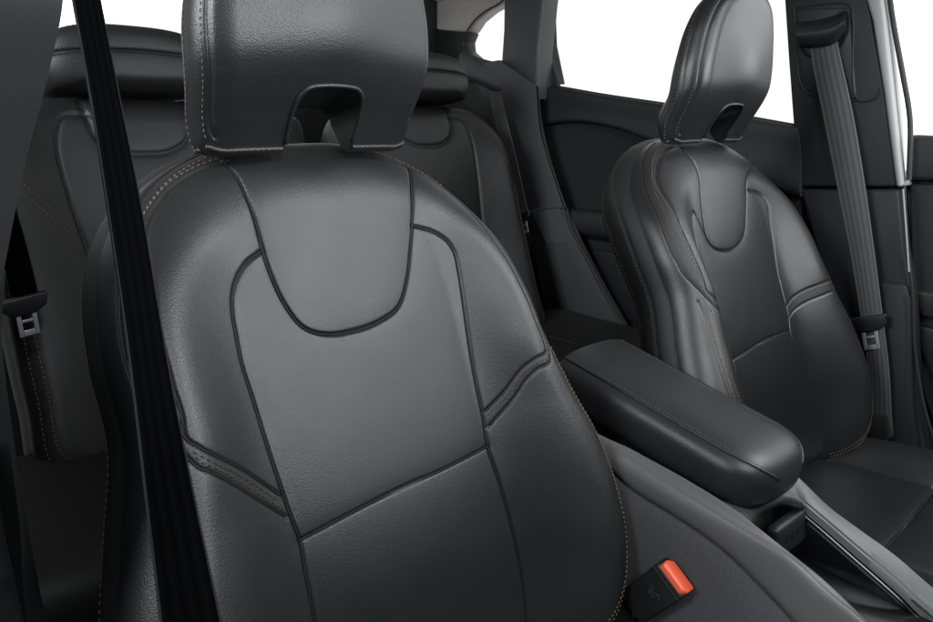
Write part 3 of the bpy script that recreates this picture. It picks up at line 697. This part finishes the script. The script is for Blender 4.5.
part('door_seal', tube_mesh(px_line([(886, -30), (893, 20), (903, 75), (910, 120), (909, 180)], 0, XP+.012, 40), .0045, 10), M['rubber'], bp)
part('door_seal', tube_mesh(px_line([(904, 185), (907, 240), (913, 300), (915, 350), (925, 410), (945, 470)], 0, XP-.006, 40), .0030, 10), M['rubber'], bp)
part('seal_lip', tube_mesh(px_line([(903, 189), (906, 230), (909, 272)], 0, XP-.012, 20), .0016, 8), M['pale'], bp)
# raised panel lines around the belt outlet
for pts in ([(794, 7), (850, 5), (853, 20), (858, 100), (878, 97), (881, 88)], [(794, 7), (797, 60), (801, 85), (808, 93), (818, 96)], [(858, 100), (850, 102)]):
    part('panel_ridge', tube_mesh(px_line(pts, 0, XP-.001, 40), .0018, 8), M['plastic'], bp)
inset = part('outlet_panel', px_prism([(796, 9), (849, 8), (856, 99), (816, 95), (803, 88), (799, 60)], 0, XP-.002, (.02, 0, 0), .002), M['plastic_dark'], bp)
# the belt outlet hood: a rounded curved lip
hood_top = [at(x, y, 0, XP-.004) for x, y in [(796, 22), (815, 20), (835, 15), (846, 10)]]
hood_mid = [at(x, y, 0, XP-.030) for x, y in [(796, 33), (815, 31), (834, 27), (845, 20)]]
hood_low = [at(x, y, 0, XP-.020) for x, y in [(799, 45), (815, 46), (833, 42), (845, 30)]]
hood_in = [at(x, y, 0, XP-.002) for x, y in [(802, 47), (816, 48), (832, 45), (844, 34)]]
hood = part('belt_hood', thicken(loft_mesh([hood_top, hood_mid, hood_low, hood_in], 30, True, 24), (.003, 0, 0)), M['plastic_dark'], bp, 60)
part('hood_cap', thicken(loft_mesh([[at(x, y, 0, XP-.003) for x, y in l] for l in ([(836, 12), (845, 9), (849, 12)], [(838, 22), (846, 20), (849, 22)], [(836, 36), (845, 32), (848, 26)])], 14, True, 12), (.01, 0, 0)), M['plastic'], bp, 60)
part('outlet_rim', tube_mesh(px_line([(800, 46), (804, 53), (812, 56), (830, 53), (841, 44), (846, 33)], 0, XP-.006, 40), .0024, 8), M['gloss'], bp)
fbelt = thing('seat_belt', 'grey seat belt running down the pillar behind the far seat, steel tongue near its foot', 'seat belt', tuple(at(880, 440, 0, .69)), 'seat belts')
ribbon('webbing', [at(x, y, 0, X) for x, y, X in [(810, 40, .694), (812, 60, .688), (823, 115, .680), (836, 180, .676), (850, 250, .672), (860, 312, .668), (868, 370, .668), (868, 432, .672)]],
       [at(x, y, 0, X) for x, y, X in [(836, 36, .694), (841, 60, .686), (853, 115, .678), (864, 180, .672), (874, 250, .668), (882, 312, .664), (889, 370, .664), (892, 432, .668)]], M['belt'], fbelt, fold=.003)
tc_ = at(868, 322, 0, .66); tongue(tc_, unit(at(884, 320, 0, .655)-at(852, 324, 0, .66)), unit(at(864, 300, 0, .66)-at(871, 345, 0, .66)), 1.12, fbelt)
part('anchor_boot', px_prism([(868, 414), (889, 414), (892, 438), (884, 444), (870, 440), (866, 430)], 0, .664, (.02, 0, 0), .004), M['rubber'], fbelt)

# --- right-hand rear door
XD = .71
rd = thing('car_door', 'dark rear door panel under the big white window behind the far seat', 'car door', tuple(at(600, 330, 0, .73)), 'car doors')
top = [(536, 84), (560, 87), (600, 94), (660, 103), (720, 112), (800, 126)]
midl = [(538, 108), (562, 110), (600, 114), (660, 124), (720, 138), (800, 150)]
lowl = [(540, 124), (562, 121), (585, 121), (615, 127), (645, 138), (700, 165), (800, 195)]
def L3(l, X): return [at(x, y, 0, X) for x, y in l]
part('upper_panel', thicken(loft_mesh([L3(top, XD+.012), [p+np.array([-.010, 0, -.004]) for p in L3(top, XD)], L3(midl, XD-.014), L3(lowl, XD-.016), [p+np.array([.018, 0, -.006]) for p in L3(lowl, XD-.014)]], 50, True, 30), (.02, 0, 0)), M['plastic'], rd, 60)
part('door_card', px_prism([(530, 115), (600, 118), (700, 150), (800, 180), (800, 420), (640, 400), (600, 330), (560, 240), (545, 190)], 0, XD+.006, (.03, 0, 0), .004), M['fabric'], rd)
arml = [[(562, 208), (590, 209), (620, 213), (680, 225)], [(563, 211), (590, 213), (620, 217), (680, 228)], [(572, 230), (595, 233), (625, 238), (680, 248)], [(573, 236), (595, 240), (625, 245), (680, 255)]]
part('door_armrest', thicken(loft_mesh([L3(l, XD+d) for l, d in zip(arml, (.004, -.032, -.034, .004))], 30, True, 24), (.006, 0, 0)), M['plastic'], rd, 60)
part('door_pocket', px_prism([(576, 247), (640, 256), (680, 300), (660, 350), (612, 305), (592, 275)], 0, XD-.004, (.01, 0, 0), .004), M['plastic_dark'], rd)
part('window_seal', tube_mesh(px_line(top, 0, XD+.008, 40), .003, 8), M['rubber'], rd)
fr = part('window_frame', px_prism([(548, -30), (553, -30), (549, 20), (550, 45), (558, 84), (541, 84), (539, 50), (543, 10)], 0, XD+.012, (.03, 0, 0), .003), M['plastic'], rd)
part('frame_edge', px_prism([(545, -30), (549, -30), (546, 10), (545, 42), (540, 46), (541, 15)], 0, XD+.006, (.01, 0, 0), .002), M['paint'], rd)
part('corner_trim', px_prism([(540, 45), (546, 44), (558, 82), (558, 88), (537, 86)], 0, XD+.004, (.012, 0, 0), .003), M['plastic'], rd)
gz = px_prism([(551, -40), (790, -60), (800, 127), (660, 105), (557, 87), (547, 44)], 0, XD+.03, (.004, 0, 0), 0); part('window_pane', gz, M['glass'], rd)

part('outer_skin', box((.80, .28, -.46), (.03, .86, .80), .01), M['paint'], rd)
part('door_core', box((.765, .28, -.46), (.03, .84, .78), .01), M['plastic_dark'], rd)
# --- right-hand front door
fd = thing('car_door', 'front door panel at the right picture edge, black with a stitched pull', 'car door', tuple(at(925, 400, 0, .78)), 'car doors')
part('door_top', px_prism([(903, 139), (912, 135), (980, 138), (980, 182), (908, 181), (904, 176)], 0, .735, (.05, 0, 0), .009, 4), M['plastic'], fd)
part('door_card', px_prism([(908, 183), (980, 184), (980, 500), (945, 460), (918, 380), (912, 300)], 0, .75, (.04, 0, 0), .006), M['plastic'], fd)
part('door_pull', px_prism([(914, 290), (980, 296), (980, 330), (920, 318), (914, 305)], 0, .735, (.03, 0, 0), .009, 4), M['leather_side'], fd)
Vs, Fs = stitch_mesh(px_line([(916, 293), (940, 296), (980, 300)], 0, .7345, 80), .0034, .0024, .0006); add('stitching', Vs, Fs, M['stitch_tan'], fd)
part('door_pocket', px_prism([(916, 325), (980, 336), (980, 420), (935, 390), (920, 350)], 0, .74, (.02, 0, 0), .006), M['plastic_dark'], fd)

part('door_core', box((.80, -.62, -.46), (.03, .85, .80), .01), M['plastic_dark'], fd)
part('outer_skin', box((.835, -.62, -.46), (.03, .87, .82), .01), M['paint'], fd)
part('pillar_core', box((.775, -.14, -.45), (.03, .26, .76), .01), M['plastic_dark'], bp)
# --- right-hand rear quarter: pillar trim, little window, bolster
cp = thing('quarter_pillar', 'dark rear quarter pillar with a small window beside the rear seat', 'pillar', tuple(at(560, 300, 0, .68)), 'pillars of the car body')
XC = .66
part('upper_trim', px_prism([(504, -40), (548, -40), (542, 10), (538, 50), (537, 100), (500, 74), (503, 30)], 0, XC, (.06, 0, 0), .007), M['quarter'], cp)
part('window_surround', thicken(loft_mesh([L3(l, X) for l, X in (([(464, 50), (480, 58), (503, 64)], XC+.016), ([(460, 54), (480, 63), (504, 70)], XC-.004), ([(458, 72), (478, 78), (508, 92)], XC-.012), ([(458, 78), (478, 84), (500, 96)], XC+.004))], 20, True, 18), (.006, 0, 0)), M['quarter'], cp, 60)
XQ = XC+.03
part('window_surround', px_prism([(425, 27), (442, 30), (467, 32), (463, 42), (464, 51), (472, 58), (506, 66), (506, 76), (470, 70), (425, 66)], 0, XQ, (.05, 0, 0), .005), M['plastic_dark'], cp)
part('shelf_trim', px_prism([(415, 64), (508, 74), (516, 104), (520, 160), (415, 160)], 0, XQ+.012, (.04, 0, 0), .004), M['plastic_dark'], cp)
part('pillar_lining', px_prism([(420, -40), (540, -40), (507, -4), (500, 3), (486, 11), (474, 21), (467, 32), (442, 30), (420, 27)], 0, XQ+.008, (.05, 0, 0), .006), M['liner'], cp)
part('lining_edge', tube_mesh(px_line([(507, -4), (500, 3), (486, 11), (474, 21), (466, 33), (462, 43), (465, 52), (474, 58), (506, 66)], 0, XQ+.004, 50), .0028, 8), M['quarter'], cp)
part('window_pane', px_prism([(462, 50), (465, 30), (480, 12), (506, 0), (506, 64), (480, 62)], 0, XC+.05, (.004, 0, 0), 0), M['glass'], cp)
mt = [[(462, 66), (478, 88), (488, 110), (500, 150), (512, 200), (524, 260)], [(499, 60), (510, 90), (518, 115), (526, 140), (535, 175), (548, 210)], [(536, 86), (540, 130), (548, 160), (556, 185), (563, 207), (570, 230)]]
part('lower_trim', thicken(loft_mesh([L3(mt[0], XC+.02), L3(mt[1], XC-.022), L3(mt[2], XC-.016), L3(mt[2], XC+.02)], 40, False), (.01, 0, 0)), M['quarter'], cp, 28)
sb_ = [[(524, 214), (530, 240), (540, 280), (550, 320), (560, 345)], [(531, 211), (545, 240), (562, 275), (578, 305), (590, 330)], [(560, 208), (572, 234), (588, 265), (605, 298), (620, 325)], [(566, 209), (578, 236), (594, 268), (611, 300), (626, 326)]]
part('seat_bolster', thicken(loft_mesh([L3(sb_[0], XC+.01), L3(sb_[1], XC-.028), L3(sb_[2], XC-.022), L3(sb_[3], XC+.02)], 40, False), (.01, 0, 0)), M['quarter'], cp, 28)
part('bolster_top', tube_mesh(px_line([(529, 212), (545, 208), (563, 207)], 0, XC-.022, 20), .003, 8), M['quarter'], cp)
part('door_seal', tube_mesh(px_line([(541, -20), (538, 50), (537, 95), (545, 145), (560, 195), (580, 240), (606, 296), (630, 340)], 0, XC+.01, 60), .005, 10), M['rubber'], cp)

part('quarter_core', box((.755, .92, -.36), (.04, .50, .80), .01), M['plastic_dark'], cp)
part('quarter_skin', box((.80, .92, -.36), (.03, .52, .82), .01), M['paint'], cp)
# --- rear belts
rb = thing('seat_belt', 'rear seat belt at the quarter pillar beside the rear headrest on the right', 'seat belt', tuple(at(520, 235, 0, .63)), 'seat belts')
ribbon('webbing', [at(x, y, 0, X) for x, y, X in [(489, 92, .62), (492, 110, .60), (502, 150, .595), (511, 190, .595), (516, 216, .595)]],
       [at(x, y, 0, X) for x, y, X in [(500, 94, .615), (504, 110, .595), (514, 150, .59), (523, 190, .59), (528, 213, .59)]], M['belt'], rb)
tongue(at(522, 216, 0, .59), unit(at(530, 213, 0, .59)-at(513, 219, 0, .59)), unit(at(520, 206, 0, .59)-at(525, 232, 0, .59)), .95, rb)
lb = thing('seat_belt', 'rear seat belt with steel tongue in the shadow by the left pillar', 'seat belt', tuple(at(30, 330, 1, .52)), 'seat belts')
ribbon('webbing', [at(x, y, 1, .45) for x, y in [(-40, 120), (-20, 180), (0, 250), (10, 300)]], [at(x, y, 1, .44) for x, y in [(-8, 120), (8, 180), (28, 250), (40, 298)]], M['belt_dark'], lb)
tongue(at(24, 303, 1, .43), unit(at(44, 297, 1, .43)-at(4, 307, 1, .43)), unit(at(22, 285, 1, .43)-at(31, 330, 1, .43)), .95, lb)

# --- rear bench
bench = thing('rear_bench', 'black leather rear bench in the shade behind the front seats with two low headrests', 'bench seat', (0, .60, -.62))
RR = math.radians(20)
def rear_half(cx, mir):
    oh = [(.10, .0), (.17, -.012), (.21, -.05), (.232, -.12), (.238, -.25), (.242, -.45), (.235, -.57), (.10, -.60)]
    ol = [(0, .002)]+oh+[(0, -.60)]+[(-a, b) for a, b in oh[::-1]]
    rbse = lambda u, v: .030*sstep((np.abs(u)-.11)/.10)*sstep((.02-v)/.15)+.006*np.cos(v*7)
    P = Pad((cx, .64, .015), RR, ol, (0, -.30), rbse, Hr=.045, rho0=.82, depth=.10)
    U = catmull([(-.080, .0), (-.078, -.05), (-.068, -.080), (-.035, -.098), (0, -.101), (.035, -.098), (.068, -.080), (.078, -.05), (.080, .0)], 60)
    C = catmull([(-.079, -.035), (-.11, -.040), (-.128, -.075), (-.128, -.16), (-.112, -.32), (-.105, -.58)], 60)
    P.grooves += [(U, .004, .003, .003), (C, .004, .003, .003), (C*np.array([-1, 1]), .004, .003, .003)]
    Vv, F, fj, fuv, nn, nr, n, nth = P.grid(420, 110, 10); o = add('backrest', Vv, F, M['leather_rear'], bench, normals=nn)
    for s in (1, -1):
        B = catmull([(s*.128, -.22), (s*.17, -.17), (s*.215, -.12)], 30); 
        for d in (.0, .016):
            Vs, Fs = stitch_mesh(P.surf(B+np.array([0, -d]), .0003), .004, .003, .0006); add('stitching', Vs, Fs, M['stitch_tan'], o)
        a = np.radians(np.linspace(25, -55, 120)); a = a if s > 0 else math.pi-a
        for q in (.90, .95): Vs, Fs = stitch_mesh(P.surf(P.rim(a, q), .0003), .004, .003, .0006); add('stitching', Vs, Fs, M['stitch_tan'], o)
    # headrest: low cap that overhangs the backrest
    hh = [(.08, .006), (.118, .010), (.130, .030), (.130, .055), (.118, .082), (.085, .098)]
    hl = [(0, .004)]+hh+[(0, .104)]+[(-a, b) for a, b in hh[::-1]]
    Hh = Pad((cx, .64, .008), math.radians(10), hl, (0, .052), lambda u, v: .050-.9*u*u*.6+.010*np.cos((v-.06)*24), Hr=.028, rho0=.55, depth=.10, taper=.1)
    sl = np.stack([np.linspace(-.118, .118, 60), .060-.5*np.linspace(-.118, .118, 60)**2], 1); Hh.grooves.append((sl, .003, .0022, .003))
    Vv, F, fj, fuv, nn, *_ = Hh.grid(240, 60, 14); h = add('headrest', Vv, F, M['leather_rear'], bench, normals=nn)
    Vs, Fs = stitch_mesh(Hh.surf(sl+np.array([0, .005]), .0003), .004, .003, .0005); add('stitching', Vs, Fs, M['stitch_grey'], h)
rear_half(-.300, 1); rear_half(.297, -1)
part('middle_backrest', box((0, .70, -.30), (.16, .10, .58), .03, (-RR, 0, 0)), M['leather_rear'], bench)
cV, cF = loft_mesh([[(x, y, z+.012*math.cos(x*9)) for x in np.linspace(-.62, .62, 9)] for y, z in ((.62, -.62), (.52, -.50), (.35, -.485), (.22, -.49), (.17, -.52), (.17, -.66))], 60, True, 40)
cush = part('seat_cushion', thicken((cV, cF), (0, .01, -.02)), M['leather_rear'], bench, 60)
for xs in (-.46, -.2, .2, .46):
    Vt, Ft = tube_mesh(catmull([(xs, .52, -.50+.012*math.cos(xs*9)), (xs, .35, -.484+.012*math.cos(xs*9)), (xs, .22, -.489+.012*math.cos(xs*9))], 30), .003, 6); add('piping', Vt, Ft, M['piping'], cush)

# --- left-hand near pillar and rear door behind the near seat
lp = thing('door_pillar', 'dark grey door pillar edge close to the camera at the left picture border', 'pillar', tuple(at(20, 600, 0, -.66)), 'pillars of the car body')
pe = [(63, -60), (62, 0), (46, 80), (24, 165), (3, 270), (-12, 350)]
rows = [[at(x-dx, y, 0, X) for x, y in pe] for dx, X in ((-1, -.668), (0, -.662), (4, -.6605), (16, -.662), (36, -.6655), (62, -.670), (95, -.676))]
part('upper_trim', thicken(loft_mesh(rows, 60, True, 40), (-.03, 0, 0)), M['pillar_grey'], lp, 60)
rows = [[at(x, y, 0, X) for x, y in l] for l, X in (([(6, 270), (2, 340), (14, 440), (30, 540), (50, 640), (60, 700)], -.645), ([(-4, 270), (-8, 340), (4, 440), (20, 540), (38, 640), (48, 700)], -.655), ([(-60, 270), (-60, 340), (-60, 440), (-60, 540), (-50, 640), (-40, 700)], -.668))]
part('lower_trim', thicken(loft_mesh(rows, 50, True, 24), (-.03, 0, 0)), M['plastic_dark'], lp, 60)
ld = thing('car_door', 'dark rear door in the shade behind the near seat and left belt', 'car door', (-.72, .35, -.6), 'car doors')
part('door_card', box((-.73, .36, -.40), (.04, 1.0, .80), .01), M['plastic_dark'], ld)
part('door_armrest', box((-.69, .25, -.28), (.06, .4, .05), .015), M['plastic_dark'], ld)
part('window_pane', box((-.735, .28, .14), (.004, .78, .36), 0), M['glass'], ld)

# --- roof lining, tailgate surround
roof = [[(x, y, z+.035*(1-(x/.75)**2)) for x in np.linspace(-.74, .74, 11)] for y, z in ((-.45, .40), (-.15, .42), (.3, .40), (.75, .345), (1.02, .285))]
struct('headliner', thicken(loft_mesh(roof, 40, True, 30), (0, 0, .03)), M['liner'], 60)
tg = thing('tailgate', 'dark tailgate sill and frame under the white rear window behind the bench', 'tailgate', (0, 1.05, -.2))
part('inner_panel', box((0, 1.08, -.40), (1.46, .05, .86), .02), M['plastic_dark'], tg)
part('window_pane', box((0, 1.09, .16), (1.2, .004, .26), 0), M['glass'], tg)
part('frame', box((.66, 1.06, .17), (.10, .05, .30), .02), M['plastic_dark'], tg)
struct('parcel_shelf', box((0, .92, -.12), (1.2, .24, .02), .006), M['floor'])
